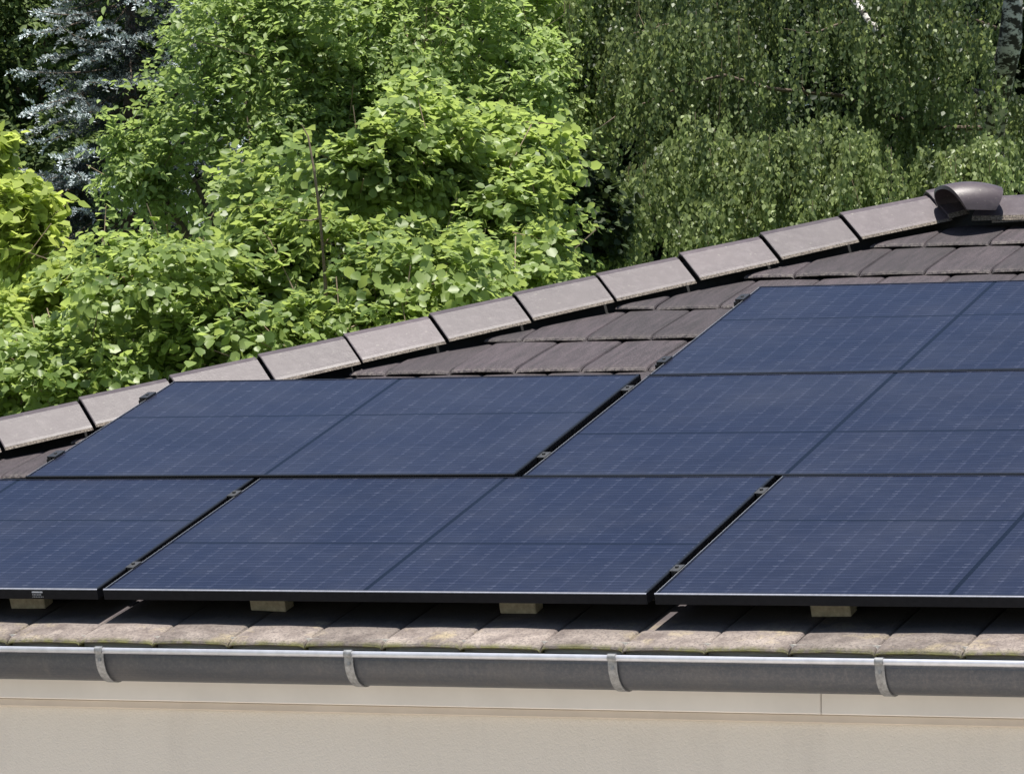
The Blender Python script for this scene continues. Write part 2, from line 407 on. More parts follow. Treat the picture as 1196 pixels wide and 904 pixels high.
for m_ in (m1, m2, m3, me4): bpy.data.meshes.remove(m_)

# walls, frieze board and strip under the eave
y0w = -.10; x0w, x1w, y1w = y0w-HC+.02, 2*XM-(y0w-HC)-.02, 2*RY-y0w
w = MB(); w.box(x0w, x1w, y0w, y1w, 0, ZO-.165); w.build('wall', M['stucco'], house)
fa = MB()
joints = [x0w-.06, -1.9, 2.826, 7.5, x1w+.06]
for a, b in zip(joints[:-1], joints[1:]):
    fa.box(a+.0012, b-.0012, y0w-.052, y0w-.012, ZO-.395, ZO-.262)
fo = fa.build('fascia', M['trim'], house); bevel(fo, .003, 1)
stp = MB(); stp.box(x0w-.05, x1w+.05, y0w-.030, y0w-.003, ZO-.425, ZO-.3962); so_ = stp.build('fascia_strip', M['strip'], fo); bevel(so_, .003, 1)

# gutter: half round with a rolled front bead
GY, GZ, GR = -.262, ZO-.222, .100
prof = []
for k in range(0, 25):
    a = math.pi + math.pi*k/24; prof.append((GY+GR*math.cos(a), GZ+GR*math.sin(a)))
inner = [(GY+(GR-.0025)*math.cos(math.pi+math.pi*k/24), GZ+(GR-.0025)*math.sin(math.pi+math.pi*k/24)) for k in range(24, -1, -1)]
GX0, GX1 = x0w-.25, x1w+.25
gm = MB(); gm.prism(prof+inner, GX0, GX1)
gut = gm.build('gutter', M['zinc'], house, smooth=False)
for p in gut.data.polygons: p.use_smooth = len(p.vertices) == 4
bd = MB(); by, bz = GY-GR-.004, GZ+.011
bd.prism([(by+.0108*math.cos(2*math.pi*k/14), bz+.0108*math.sin(2*math.pi*k/14)) for k in range(14)], GX0, GX1)
b_ = bd.build('gutter_bead', M['bead'], gut, smooth=False)
for p in b_.data.polygons: p.use_smooth = len(p.vertices) == 4
for bx in [-2.79, -1.80, -.81, .18, 1.171, 2.163, 3.113, 4.1, 5.1, 6.1]:
    sb = MB(); wd = .0165; ro, ri = GR+.0052, GR+.0004
    pr = [(GY+ro*math.cos(math.pi*(1+k/20)), GZ+ro*math.sin(math.pi*(1+k/20))) for k in range(0, 21)]
    pi_ = [(GY+ri*math.cos(math.pi*(1+k/20)), GZ+ri*math.sin(math.pi*(1+k/20))) for k in range(20, -1, -1)]
    sb.prism(pr+pi_, bx-wd, bx+wd)
    rb = .0148; r2 = .0110                          # strap end folded round the bead
    pr = [(by+rb*math.cos(math.pi*(.15+k/12*1.1)), bz+rb*math.sin(math.pi*(.15+k/12*1.1))) for k in range(13)]
    pi_ = [(by+r2*math.cos(math.pi*(.15+k/12*1.1)), bz+r2*math.sin(math.pi*(.15+k/12*1.1))) for k in range(12, -1, -1)]
    sb.prism(pr+pi_, bx-wd*.9, bx+wd*.9)
    sb.tube([(bx, GY-ro*.965-.004, GZ-.022), (bx, GY-ro*.965+.006, GZ-.022)], .0065, 10)
    sb.build('gutter_bracket', M['bracket'], gut)

# hip and ridge caps -------------------------------------------------------
def cap_mesh(length, half, drop, lip, tilt0, tilt1, flare=.007, round_=.03, rows=None):
    """cap running along +x from 0 (lower, lifted end) to length; y across, z up, apex at z=0"""
    sec = [(-half-.009, -drop-lip), (-half, -drop), (-half*.93, -drop*.925+.0015), (-round_, -drop*round_/half*.62), (0, 0), (round_, -drop*round_/half*.62), (half*.93, -drop*.925+.0015), (half, -drop), (half+.009, -drop-lip)]
    th = .008
    inn = [(p*(1-th/half), q-th*.9 if abs(p) < half*.99 else q) for p, q in sec]
    n = len(sec); V = []; Fc = []; Mi = []
    xs = [0, .004, length*.5, length]
    for j, x in enumerate(xs):
        t = x/length; sc = 1 + flare/half*(1-t); lift = tilt0*(1-t)+tilt1*t
        if j == 0: sc -= .012; lift -= .002
        for p, q in sec: V.append((x, p*sc, q*sc+lift))
        for p, q in inn: V.append((x, p*sc, q*sc+lift))
    m = 2*n
    for j in range(len(xs)-1):
        a, b = j*m, (j+1)*m
        for i in range(n-1):
            Fc.append((a+i, b+i, b+i+1, a+i+1)); Mi.append(1 if i in (0, n-2) else 0)
            Fc.append((a+n+i, a+n+i+1, b+n+i+1, b+n+i)); Mi.append(0)
        Fc.append((a, a+n, b+n, b)); Mi.append(1); Fc.append((a+n-1, b+n-1, b+2*n-1, a+2*n-1)); Mi.append(1)
    for j in (0, len(xs)-1):
        a = j*m
        for i in range(n-1):
            f = (a+i, a+i+1, a+n+i+1, a+n+i); Fc.append(f if j == 0 else f[::-1]); Mi.append(0)
    return np.array(V), Fc, Mi
def place(V, o, ax, side):
    ax = np.asarray(ax, float); ax /= np.linalg.norm(ax); side = np.asarray(side, float); side /= np.linalg.norm(side)
    upv = np.cross(ax, side); return np.asarray(o) + V[:, :1]*ax + V[:, 1:2]*side + V[:, 2:3]*upv
def add_cap(name, V, Fc, Mi, o, ax, side, label=None):
    ob = mesh(name, place(V, o, ax, side), Fc, [M['cap'], M['edge']], roof, False, Mi); recalc(ob)
    bevel_w = None
    return ob
tT = math.tan(TH)
hax = np.array([1, 1, tT]); hlen = np.linalg.norm(hax)
Vc, Fcc, Mic = cap_mesh(.390, .163, .118, .012, .011, .000)
for k in range(-9, 10):
    X = -1.451 + .2777*k
    if k == 9:
        Vk, Fk, Mk = cap_mesh(.46, .163, .118, .012, .018, .000)
    else: Vk, Fk, Mk = Vc, Fcc, Mic
    j = rng.normal(0, .0025, 3)
    add_cap('ridge_cap', Vk, Fk, Mk, np.array([X, X+HC, (X+HC)*tT+ZO-.012])+j, hax+np.array([0, 0, rng.normal(0, .004)]), (-1, 1, 0))
# short cut piece lying over the last hip cap
Vs, Fs, Ms = cap_mesh(.155, .166, .118, .022, .006, .004, .004)
add_cap('ridge_cap', Vs, Fs, Ms, np.array([1.350, 1.350+HC, (1.350+HC)*tT+ZO+.004]), hax, (-1, 1, 0))
# dark sealing roll under the caps
rl = MB()
def roll(p, q, half, top, bot):
    p = np.asarray(p, float); q = np.asarray(q, float); a = q-p; a[2] = 0; a /= np.linalg.norm(a); sd_ = np.cross([0, 0, 1], a)
    v = []
    for e in (p, q):
        v += [e+sd_*half-UZ_*bot, e-sd_*half-UZ_*bot, e-sd_*half*.25-UZ_*top, e+sd_*half*.25-UZ_*top]
    rl.add(v, [(0, 1, 5, 4), (1, 2, 6, 5), (2, 3, 7, 6), (3, 0, 4, 7), (3, 2, 1, 0), (4, 5, 6, 7)])
UZ_ = np.array([0, 0, 1.0])
A0 = np.array([-3.9, -3.9+HC, (-3.9+HC)*tT+ZO]); A1 = np.array([XJ, RY, RY*tT+ZO]); B1 = np.array([XR, RY, RY*tT+ZO])
mxr = lambda p: np.array([2*XM-p[0], p[1], p[2]]); myr = lambda p: np.array([p[0], 2*RY-p[1], p[2]])
for p, q in ((A0, A1), (mxr(A0), B1), (myr(A0), A1), (mxr(myr(A0)), B1), (A1, B1)): roll(p, q, .115, .05, .30)
rl.build('ridge_roll', M['felt'], roof)
# other hips
for (sx, sy_) in ((1, -1), (-1, 1), (-1, -1)):
    for k in range(0, 18):
        s = -4.0 + HC + .2777*k*1.0 - HC + .1
        if s > XJ-.2: break
        X, Y = s, s+HC
        p = np.array([X, Y, Y*tT+ZO-.012])
        ax = hax.copy()
        if sx < 0: p[0] = 2*XM-p[0]; ax = ax*np.array([-1, 1, 1])
        if sy_ < 0: p[1] = 2*RY-p[1]; ax = ax*np.array([1, -1, 1])
        add_cap('ridge_cap', Vc, Fcc, Mic, p, ax, np.cross([0, 0, 1], ax))
# ridge, lower ends to the right of the hub
Vr, Fr, Mr = cap_mesh(.455, .158, .100, .022, .012, -.002)
zr = RY*tT+ZO
xk = XR
while xk > XJ+.44:
    add_cap('ridge_cap', Vr, Fr, Mr, (xk, RY, zr-.040), (-1, 0, 0), (0, -1, 0)); xk -= .402
Vr2, Fr2, Mr2 = cap_mesh(.30, .158, .100, .022, .010, .008)
add_cap('ridge_cap', Vr2, Fr2, Mr2, (XJ+.55, RY, zr-.038), (-1, 0, 0), (0, -1, 0))
# barrel hub that covers the meeting of hips and ridge
def hub():
    V = []; Fc = []; Mi = []
    na, ns = 24, 10; ax = np.array([.80, .60, 0.0]); sd = np.array([-.60, .80, 0.0]); c0 = np.array([XJ+.226, RY-.14, zr-.112]); L = .240
    for shell in (0, 1):
        for i in range(ns+1):
            t = i/ns*2-1
            for k in range(na+1):
                a = math.pi*(k/na); c, sn = math.cos(a), math.sin(a)
                half = .158 + .006*(1-t*t) - shell*.016
                hgt = .118 + .020*(1-t*t) - shell*.016
                xx = t*L*.5*(.56 + .54*sn**.7) + .01*c
                V.append(c0 + ax*xx - sd*half*math.copysign(abs(c)**.8, c) + np.array([0, 0, hgt*sn**.75]))
    n = na+1; off = (ns+1)*n
    for i in range(ns):
        for k in range(na):
            Fc.append((i*n+k, (i+1)*n+k, (i+1)*n+k+1, i*n+k+1)); Mi.append(0)
            Fc.append((off+i*n+k, off+i*n+k+1, off+(i+1)*n+k+1, off+(i+1)*n+k)); Mi.append(0)
        for k in (0, na):
            Fc.append((i*n+k, (i+1)*n+k, off+(i+1)*n+k, off+i*n+k)); Mi.append(1)
    for i in (0, ns):
        for k in range(na): Fc.append((i*n+k, i*n+k+1, off+i*n+k+1, off+i*n+k)); Mi.append(0)
    o = mesh('ridge_hub', V, Fc, [M['cap'], M['edge']], roof, True, Mi); recalc(o)
    o['label'] = 'rounded barrel tile over the junction of hip and ridge'
    mod = o.modifiers.new('edge', 'EDGE_SPLIT'); mod.split_angle = math.radians(40)
    return o
hub()

# ------------------------------------------------------------------ solar panels
FT = .040                                          # frame height
def make_panel(u0, v0, width, label, sticker=False, n0=0.0, centre=None, seam=.605):
    root = empty('solar_panel', R(u0, v0, n0), label, 'solar panel', 'solar panels on the roof')
    root.rotation_euler = (TH, 0, 0)
    W, H = width, PH; fr = .011
    fm = MB()
    # four butted frame bars; painted glints on left arrises and lowest-row front edges
    fm.box(0, W, 0, fr, -FT, 0); fm.box(0, W, H-fr, H, -FT, 0); fm.box(0, fr, fr+.0003, H-fr-.0003, -FT, 0); fm.box(W-fr, W, fr+.0003, H-fr-.0003, -FT, 0)
    fo = fm.build('frame', [M['frame'], M['bevelm'], M['glint']], root, world=False)
    bm = bmesh.new(); bm.from_mesh(fo.data); bmesh.ops.recalc_face_normals(bm, faces=bm.faces)
    ed = []
    for e in bm.edges:
        a, b = e.verts[0].co, e.verts[1].co
        if abs(a.z) < 1e-5 and abs(b.z) < 1e-5:
            mx, my = (a.x+b.x)/2, (a.y+b.y)/2
            if (abs(my) < 1e-5 and abs(a.x-b.x) > .5) or (abs(my-H) < 1e-5 and abs(a.x-b.x) > .5) or (abs(mx) < 1e-5 and abs(a.y-b.y) > .5) or (abs(mx-W) < 1e-5 and abs(a.y-b.y) > .5): ed.append(e)
    r_ = bmesh.ops.bevel(bm, geom=ed, offset=.0042, segments=3, affect='EDGES', profile=.5)
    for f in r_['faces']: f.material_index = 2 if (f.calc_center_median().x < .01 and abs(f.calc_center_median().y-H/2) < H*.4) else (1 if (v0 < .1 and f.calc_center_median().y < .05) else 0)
    bm.to_mesh(fo.data); bm.free()
    cm = MB(); x0 = 0 if centre is None else 0
    off = (centre - PW/2) if centre is not None else (W-PW)/2
    cm.add([(fr-off, fr, -.0022), (W-fr-off, fr, -.0022), (W-fr-off, H-fr, -.0022), (fr-off, H-fr, -.0022)], [(0, 1, 2, 3)])
    co_ = cm.build('cell_sheet', M['cells'], root, world=False); co_.location = (off, 0, 0); co_['seam'] = seam
    bk = MB(); bk.box(fr+.0004, W-fr-.0004, fr+.0004, H-fr-.0004, -.012, -.006)
    bk.build('back_sheet', M['frame'], root, world=False)
    if sticker:
        st = MB(); xs = -.325 - u0; yy = -.0006
        q = random.Random(3)
        def row(z, h, tot, gap):
            x = 0
            while x < tot:
                w_ = q.uniform(.003, .006); st.add([(xs+x, yy, z), (xs+x+w_, yy, z), (xs+x+w_, yy, z+h), (xs+x, yy, z+h)], [(0, 1, 2, 3)]); x += w_+gap
        row(-.0165, .0062, .042, .0009); row(-.0245, .0024, .038, .0018); row(-.0325, .0018, .046, .0024)
        st.build('label', M['sticker'], root, world=False)
    return root
G = .008
v2 = PH+G; v3 = 2*(PH+G)
make_panel(-.048-1.64, 0, 1.64, 'lower left solar panel, with small white print on its front frame edge', True, 0.0, 1.64-PW/2)
make_panel(-.022, 0, 2.150, 'bottom-row solar panel in the middle, whole, between two clamped gaps', False, .0, 1.061, .405)
make_panel(2.158, 0, PW, 'bottom-row solar panel at the right edge, above the rightmost pale block')
make_panel(-1.090, v2, PW+.028, 'solar panel whose upper left corner covers the hip caps, two end clamps on its left', False, .007)
make_panel(1.098, v2, PW, 'middle-row solar panel at the right, below the topmost panel', seam=.405)
make_panel(1.100, v3, PW, 'topmost solar panel of the array, just below the ridge tiles')

# rails across the roof, one thing each
def rail(u0, u1, v, label):
    root = empty('mounting_rail', R((u0+u1)/2, v, -FT-.018), label, 'rail', 'dark rails under the panels'); root.rotation_euler = (TH, 0, 0)
    L = (u1-u0)/2
    b = MB(); b.prism([(-.019, -.017), (.019, -.017), (.019, .0165), (.007, .0165), (.007, .006), (-.007, .006), (-.007, .0165), (-.019, .0165)], -L, L)
    b.build('rail_profile', M['rail'], root, world=False)
    x = -L+.35
    while x < L:
        f = MB(); f.box(x-.015, x+.015, -.016, .016, -.045, -.0175); x += .9
        f.build('roof_hook', M['rail'], root, world=False)
    return root
RV = [(.255, -1.66, 4.32), (1.08, -1.60, 4.32), (v2+.256, -1.130, 3.25), (v2+1.085, -1.125, 3.25), (v3+.18, 1.062, 3.25), (v3+1.095, 1.062, 3.25)]
nm_ = ['lowest dark mounting rail, seen in the gaps of the bottom panel row', 'dark mounting rail near the upper edge of the bottom panel row',
       'lower dark rail under the middle panel row, its end showing low on the left edge', 'upper dark rail under the middle panel row, its end showing beside the hip caps',
       'lower dark rail under the topmost panel, its end beside the tile nose', 'upper dark rail under the topmost panel, its end near the top corner']
for (v, a, b), l in zip(RV, nm_): rail(a, b, v, l)
def clamp(u, v, label, end=False, n0=0.0):
    root = empty('end_clamp' if end else 'panel_clamp', R(u, v, n0), label, 'clamp', 'end clamps on the left panel edges' if end else 'clamps between two panels')
    root.rotation_euler = (TH, 0, 0)
    b = MB()
    if not end:
        b.box(-.0175, .0175, -.032, .032, .0006, .0038)
        o = b.build('clamp_plate', M['clamp'], root, world=False); bevel(o, .0012, 1)
        c = MB(); c.box(-.0095, .0095, -.033, .033, -.040, .0004); c.build('clamp_body', M['rail'], root, world=False)
    else:
        b.box(-.030, .009, -.040, .040, .0006, .0062); b.box(-.030, -.012, -.040, .040, -.045, .0004)
        o = b.build('clamp_plate', M['rail'], root, world=False)
        c = MB(); c.box(-.046, -.030, -.022, .022, -.042, -.012); c.build('clamp_foot', M['rail'], root, world=False)
    t = MB(); t.tube([(-.012 if end else 0, 0, .0044), (-.012 if end else 0, 0, .0105)], .0068, 6); t.build('bolt', M['clamp'], root, world=False)
    return root
g1, g2, g3 = (-.048-.022)/2, (2.128+2.158)/2, (1.066+1.098)/2
clamp(g1, .258, 'lower clamp in the leftmost gap between bottom-row panels'); clamp(g1, 1.075, 'upper clamp in the leftmost gap, close under the middle row')
clamp(g2, .252, 'lower clamp in the right-hand gap of the bottom row'); clamp(g2, 1.09, 'upper clamp in the right-hand gap of the bottom row')
clamp(g3, v2+.245, 'lower clamp in the gap between the two middle-row panels'); clamp(g3, v2+1.095, 'upper clamp in the gap between middle-row panels, below the tiles')
for (u, v, l) in ((-1.090, v2+.270, 'dark end clamp low on the left edge of the hip-side panel'), (-1.090, v2+1.055, 'dark end clamp in front of a pale hip cap'),
                  (1.100, v3+.195, 'dark end clamp at the tile nose beside the topmost panel'), (1.100, v3+1.095, 'dark end clamp near the top left corner of the topmost panel')):
    clamp(u, v, l, True, .008 if u < 0 else 0)

# pale blocks under the lower panel edge
for (a, b, l) in ((-.521, -.375, 'pale wooden block under the panel edge, leftmost, below the white print'), (.491, .636, 'pale wooden block under the panel edge, second from the left'),
                  (1.490, 1.631, 'pale wooden block under the panel edge, left of the right-hand gap'), (2.664, 2.809, 'pale wooden block under the panel edge, rightmost')):
    root = empty('wooden_block', R((a+b)/2, .150, -.128), l, 'block', 'pale blocks under the panels'); root.rotation_euler = (TH+rng.normal(0, .015), rng.normal(0, .02), rng.normal(0, .02))
    k = MB(); hw = (b-a)/2; k.box(-hw, hw, -.005, .060, -.006, .062); o = k.build('block_body', M['block'], root, world=False); bevel(o, .003, 1)
    k = MB(); k.box(-.02, .02, .012, .052, .0625, .085); k.build('spacer', M['rail'], root, world=False)

# ------------------------------------------------------------------ foliage
def norm(a): return a/(np.linalg.norm(a, axis=1, keepdims=True)+1e-9)
HAZEL = np.array([(0, 0, 0), (.26, .40, .05), (.68, .42, .06), (1, 0, -.10), (.68, -.42, .06), (.26, -.40, .05)])
OVAL = np.array([(0, 0, 0), (.30, .26, .05), (.68, .24, .05), (1, 0, -.12), (.68, -.24, .05), (.30, -.26, .05)])
RHOMB = np.array([(0, 0, 0), (.30, .36, .03), (.62, .24, .03), (1, 0, -.05), (.62, -.24, .03), (.30, -.36, .03)])
MAPLE = np.array([(0, 0, 0), (.10, .48, .04), (.66, .50, .02), (1, 0, -.12), (.66, -.50, .02), (.10, -.48, .04)])
def leaf_mesh(name, pos, ax, nr, size, shape, tint, mat, parent):
    N = len(pos); ax = norm(ax); nr = nr - (nr*ax).sum(1, keepdims=True)*ax; nr = norm(nr); sd = np.cross(nr, ax)
    o = origin_of(parent) if parent is not None else np.zeros(3)
    wob = 1 + rng.normal(0, .12, (N, 1, 1))
    S = shape[None, :, :]*np.concatenate([np.ones((N, 1, 1)), wob, 1+rng.normal(0, .5, (N, 1, 1))], 2)
    V = (pos - o)[:, None, :] + size[:, None, None]*(S[:, :, 0:1]*ax[:, None, :] + S[:, :, 1:2]*sd[:, None, :] + S[:, :, 2:3]*nr[:, None, :])
    V = V.reshape(-1, 3)
    base = (np.arange(N)*6)[:, None]
    idx = np.concatenate([base+np.array([[0, 3, 2, 1]]), base+np.array([[0, 5, 4, 3]])], 1).reshape(-1)
    me = bpy.data.meshes.new(name)
    me.vertices.add(len(V)); me.vertices.foreach_set('co', V.astype(np.float32).ravel())
    me.loops.add(len(idx)); me.loops.foreach_set('vertex_index', idx.astype(np.int32))
    nf = len(idx)//4; me.polygons.add(nf)
    me.polygons.foreach_set('loop_start', (np.arange(nf)*4).astype(np.int32)); me.polygons.foreach_set('loop_total', np.full(nf, 4, np.int32))
    a = me.attributes.new('tint', 'FLOAT', 'POINT'); a.data.foreach_set('value', np.repeat(np.clip(tint, 0, 1), 6).astype(np.float32))
    me.update(calc_edges=True)
    return link(name, me, mat, parent)
FH = np.array([FW[0], FW[1], 0]); FH /= np.linalg.norm(FH); UZ = np.array([0, 0, 1.0])
RH = np.cross(FH, UZ)
_nk = rng.normal(0, 1, (14, 3)); _np = rng.random(14)*6.28
def field(P, sc):                                   # smooth pseudo-random field, about -1..1
    return sum(math.sqrt(2/14)*np.sin((P*sc)@_nk[q]+_np[q]) for q in range(14))
def lobe_points(lobes, n, rmin=.62, back=.35, holes=-.55):
    """points on and inside ellipsoid lobes; lobe = (x, y, D, rx, ry, rd) with rx, ry in picture pixels and rd in metres"""
    ws = np.array([l[3]*l[4] for l in lobes], float); ws /= ws.sum()
    k = rng.choice(len(lobes), n*2, p=ws)
    d = norm(rng.normal(size=(n*2, 3)))
    keep = (d[:, 2] < .25) | (rng.random(n*2) < back)            # component 2 points away from the viewer
    k, d = k[keep][:n], d[keep][:n]
    r = rmin + (1-rmin)*rng.random(len(k))**.6
    r = np.where(rng.random(len(k)) < .10, rng.uniform(1.0, 1.28, len(k)), r)      # shoots that stick out
    C = np.array([at(*l[:3]) for l in lobes]); px = np.array([l[2]/F_PX for l in lobes])
    RXY = np.array([(l[3], l[4]) for l in lobes], float)*px[:, None]; RD = np.array([l[5] for l in lobes], float)
    off = d[:, 0:1]*RXY[k, 0:1]*RH + d[:, 1:2]*RXY[k, 1:2]*UZ + d[:, 2:3]*RD[k, None]*FH
    nrm = norm(d[:, 0:1]/RXY[k, 0:1]*RH + d[:, 1:2]/RXY[k, 1:2]*UZ + d[:, 2:3]/RD[k, None]*FH)
    P = C[k] + off*(r*(1+.22*field(C[k]+off, 2.6)))[:, None]
    ok = field(P, 2.1) + rng.normal(0, .25, len(P)) > holes
    return P[ok], nrm[ok], r[ok], k[ok]
def twigs(P, Nn, r, nleaf, length, size, spread, droop, shape, name, mat, parent, tvar=.25, tbase=.35, facing=.6, twigmat=None):
    n = len(P)
    T = norm(Nn*.75 + UZ*.35 + rng.normal(0, .45, (n, 3)))
    L = length*rng.uniform(.6, 1.25, n)
    S = P - T*L[:, None]*.6
    twt = np.clip(tbase + .22*field(P, 1.3) + rng.normal(0, tvar, n), 0, 1)
    i = np.tile(np.arange(nleaf), n); j = np.repeat(np.arange(n), nleaf)
    s = (i+.5+rng.uniform(-.3, .3, len(i)))/nleaf
    side = norm(np.cross(T, UZ) + 1e-3); sg = np.where(i % 2 == 0, 1.0, -1.0)[:, None]
    pos = S[j] + T[j]*(L[j]*s)[:, None] - UZ*(droop*(s**2)*L[j])[:, None] + rng.normal(0, .012, (len(i), 3))
    ax = T[j]*.55 + side[j]*sg*spread + rng.normal(0, .35, (len(i), 3)) - UZ*.45
    nr = UZ*.75 + Nn[j]*facing + rng.normal(0, .42, (len(i), 3))
    sz = size*rng.uniform(.5, 1.25, len(i))*np.where(s > .85, .75, 1.0)
    tint = twt[j] + .28*(s-.5) + rng.normal(0, .13, len(i))
    ob = leaf_mesh(name, pos, ax, nr, sz, shape, tint, mat, parent)
    if twigmat is not None:
        mb = MB(); sel = rng.choice(n, min(n, 160), replace=False)
        for q in sel:
            a = S[q] - T[q]*L[q]*.6; b = S[q]+T[q]*L[q]*.5-UZ*droop*.25*L[q]; c = S[q]+T[q]*L[q]*.8-UZ*droop*.64*L[q]
            mb.tube([a, b, c], [.005, .0035, .0015], 3)
        mb.build('twig_stems', twigmat, parent)  # thin bare twigs that carry the leaves
    return ob
def trunk_limbs(root, base, lobes, rad, mat, name='trunk', seg=8, every=1):
    mb = MB(); C = [at(*l[:3]) for l in lobes]
    top = np.mean(C, 0); zt_ = base[2] + (top[2]-base[2])*.55
    fork = np.array([base[0]*.5+top[0]*.5, base[1]*.5+top[1]*.5, zt_])
    mid = (base+fork)/2 + rng.normal(0, .06, 3)*np.array([1, 1, 0])
    mb.tube([base, mid, fork], [rad, rad*.85, rad*.7], seg)
    for c in C[::every]:
        m = (fork+c)/2 + rng.normal(0, .12, 3); m[2] -= .1
        mb.tube([fork, m, fork*.1+c*.9], [rad*.5, rad*.32, rad*.14], 6)
    return mb.build(name, mat, root, smooth=True)
def tree(name, cat, label, lobes, base_xyD, n, nleaf, length, size, shape, mat, rad, bark, group=None, tw=None, **kw):
    b = at(base_xyD[0], 452, base_xyD[1]); b[2] = 0
    root = empty(name, tuple(b), label, cat, group)
    trunk_limbs(root, b, lobes, rad, bark)
    P, Nn, r, k = lobe_points(lobes, n, kw.pop('rmin', .55), kw.pop('back', .35), kw.pop('holes', -.30))
    twigs(P, Nn, r, nleaf, length, size, kw.pop('spread', .75), kw.pop('droop', .35), shape, 'foliage', mat, root, twigmat=tw, **kw)
    return root

# hazels close behind the hip
tree('hazel_shrub', 'shrub', 'broad-leaved hazel shrub rising behind the pale hip caps at the left',
     [(60, 440, 31.5, 120, 80, .9), (190, 350, 31.5, 120, 90, .9), (150, 305, 32.3, 90, 60, .8), (285, 405, 31, 90, 60, .7), (45, 415, 31.8, 90, 60, .7), (200, 440, 31, 130, 50, .7)],
     (140, 32), 2300, 11, .42, .086, HAZEL, M['hazel'], .06, M['bark'], tw=M['twig'], tbase=.5, facing=.9)
tree('hazel_shrub', 'shrub', 'tall hazel shrub in the middle, its bare brown stalk showing among big leaves',
     [(300, 235, 33, 90, 60, .8), (420, 200, 33, 110, 75, .9), (400, 290, 32.2, 120, 70, .9), (480, 330, 31.5, 110, 55, .8), (330, 330, 32, 110, 60, .8), (440, 380, 31, 110, 40, .7), (490, 160, 33.5, 70, 60, .7)],
     (400, 32.8), 2600, 11, .42, .090, HAZEL, M['hazel'], .06, M['bark'], tw=M['twig'], tbase=.5, facing=.9)
tree('hazel_shrub', 'shrub', 'right-hand hazel shrub whose bright outer leaves end beside the darker birch',
     [(590, 180, 34, 75, 50, .8), (600, 245, 33.4, 75, 60, .8), (630, 290, 33, 50, 40, .6), (540, 235, 33.6, 60, 60, .7), (560, 310, 33, 90, 40, .7), (620, 330, 32.6, 60, 28, .5)],
     (590, 33.6), 1600, 11, .40, .088, HAZEL, M['hazel'], .05, M['bark'], tw=M['twig'], tbase=.6, facing=.9)
# walnut, large and pale behind the hazels
tree('walnut_tree', 'tree', 'large light green tree with drooping oval leaflets filling the top middle',
     [(275, 60, 40, 95, 90, 1.3), (205, 170, 39, 85, 80, 1.2), (160, 185, 38.8, 48, 55, .8), (350, 40, 40, 120, 90, 1.4), (330, 140, 39.4, 110, 80, 1.2), (470, 60, 40, 110, 90, 1.4), (560, 40, 40.5, 100, 90, 1.4),
      (560, 130, 40, 100, 70, 1.2), (630, 100, 40.5, 80, 110, 1.3), (450, 130, 39.6, 90, 60, 1.0), (260, 230, 38.6, 110, 70, 1.0), (640, 190, 40, 60, 60, 1.0), (300, -60, 40.5, 150, 70, 1.5), (520, -60, 41, 150, 70, 1.5)],
     (400, 41), 5600, 12, .50, .092, OVAL, M['walnut'], .16, M['bark'], tw=M['twig'], tbase=.62, droop=.5, spread=.8, facing=.7)
# yellow-green maple at the left edge
tree('maple_tree', 'tree', 'bright yellow-green young maple at the left edge, below the blue spruce',
     [(15, 245, 33.6, 62, 48, .7), (-30, 310, 35, 100, 80, .9), (45, 300, 33.2, 50, 50, .6), (-5, 165, 35.4, 22, 26, .35), (-60, 200, 35.5, 70, 70, .9), (20, 360, 32.6, 60, 50, .6), (70, 335, 32.4, 34, 30, .45)],
     (-30, 35.4), 1150, 9, .36, .098, MAPLE, M['maple'], .05, M['bark'], tw=M['twig'], tbase=.62, facing=.5)
# dark tree far left, behind the spruce
tree('dark_tree', 'tree', 'dark green deciduous tree in the top left corner behind the blue spruce',
     [(20, 60, 52, 90, 90, 1.6), (-40, 150, 52, 110, 120, 1.8), (60, 190, 51, 90, 90, 1.5), (60, -40, 52, 150, 80, 1.8), (180, 60, 53, 120, 150, 1.8)],
     (10, 53), 3800, 12, .6, .11, OVAL, M['midleaf'], .18, M['bark'], tbase=.5, holes=-1.2, back=.6)
# shade tree between walnut and birch and background wall of trees
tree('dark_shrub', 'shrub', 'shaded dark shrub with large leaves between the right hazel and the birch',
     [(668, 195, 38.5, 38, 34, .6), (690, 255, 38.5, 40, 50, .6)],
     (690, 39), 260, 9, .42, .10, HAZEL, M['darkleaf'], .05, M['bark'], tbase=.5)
bgl = ['dark leafy tree far behind the spruce and maple', 'dark leafy tree far behind the pale walnut crown', 'dark leafy tree far behind the gap between walnut and birch',
       'dark leafy tree far behind the drooping birch', 'dark leafy tree far behind the birch trunk at the right edge', 'dark leafy tree far behind, just beyond the right end of the ridge']
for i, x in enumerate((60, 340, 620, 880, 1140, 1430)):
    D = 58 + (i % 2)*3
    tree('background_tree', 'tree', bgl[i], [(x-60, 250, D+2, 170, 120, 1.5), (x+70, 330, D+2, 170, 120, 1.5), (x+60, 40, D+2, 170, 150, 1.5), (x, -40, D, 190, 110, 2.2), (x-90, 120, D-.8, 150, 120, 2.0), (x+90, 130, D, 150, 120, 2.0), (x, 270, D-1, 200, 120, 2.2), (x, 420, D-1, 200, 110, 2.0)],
         (x, D+1), 3600, 10, .8, .19, OVAL, M['darkleaf'], .2, M['bark'], 'trees of the dark background', tbase=.3, tvar=.2, holes=-2, back=.6)

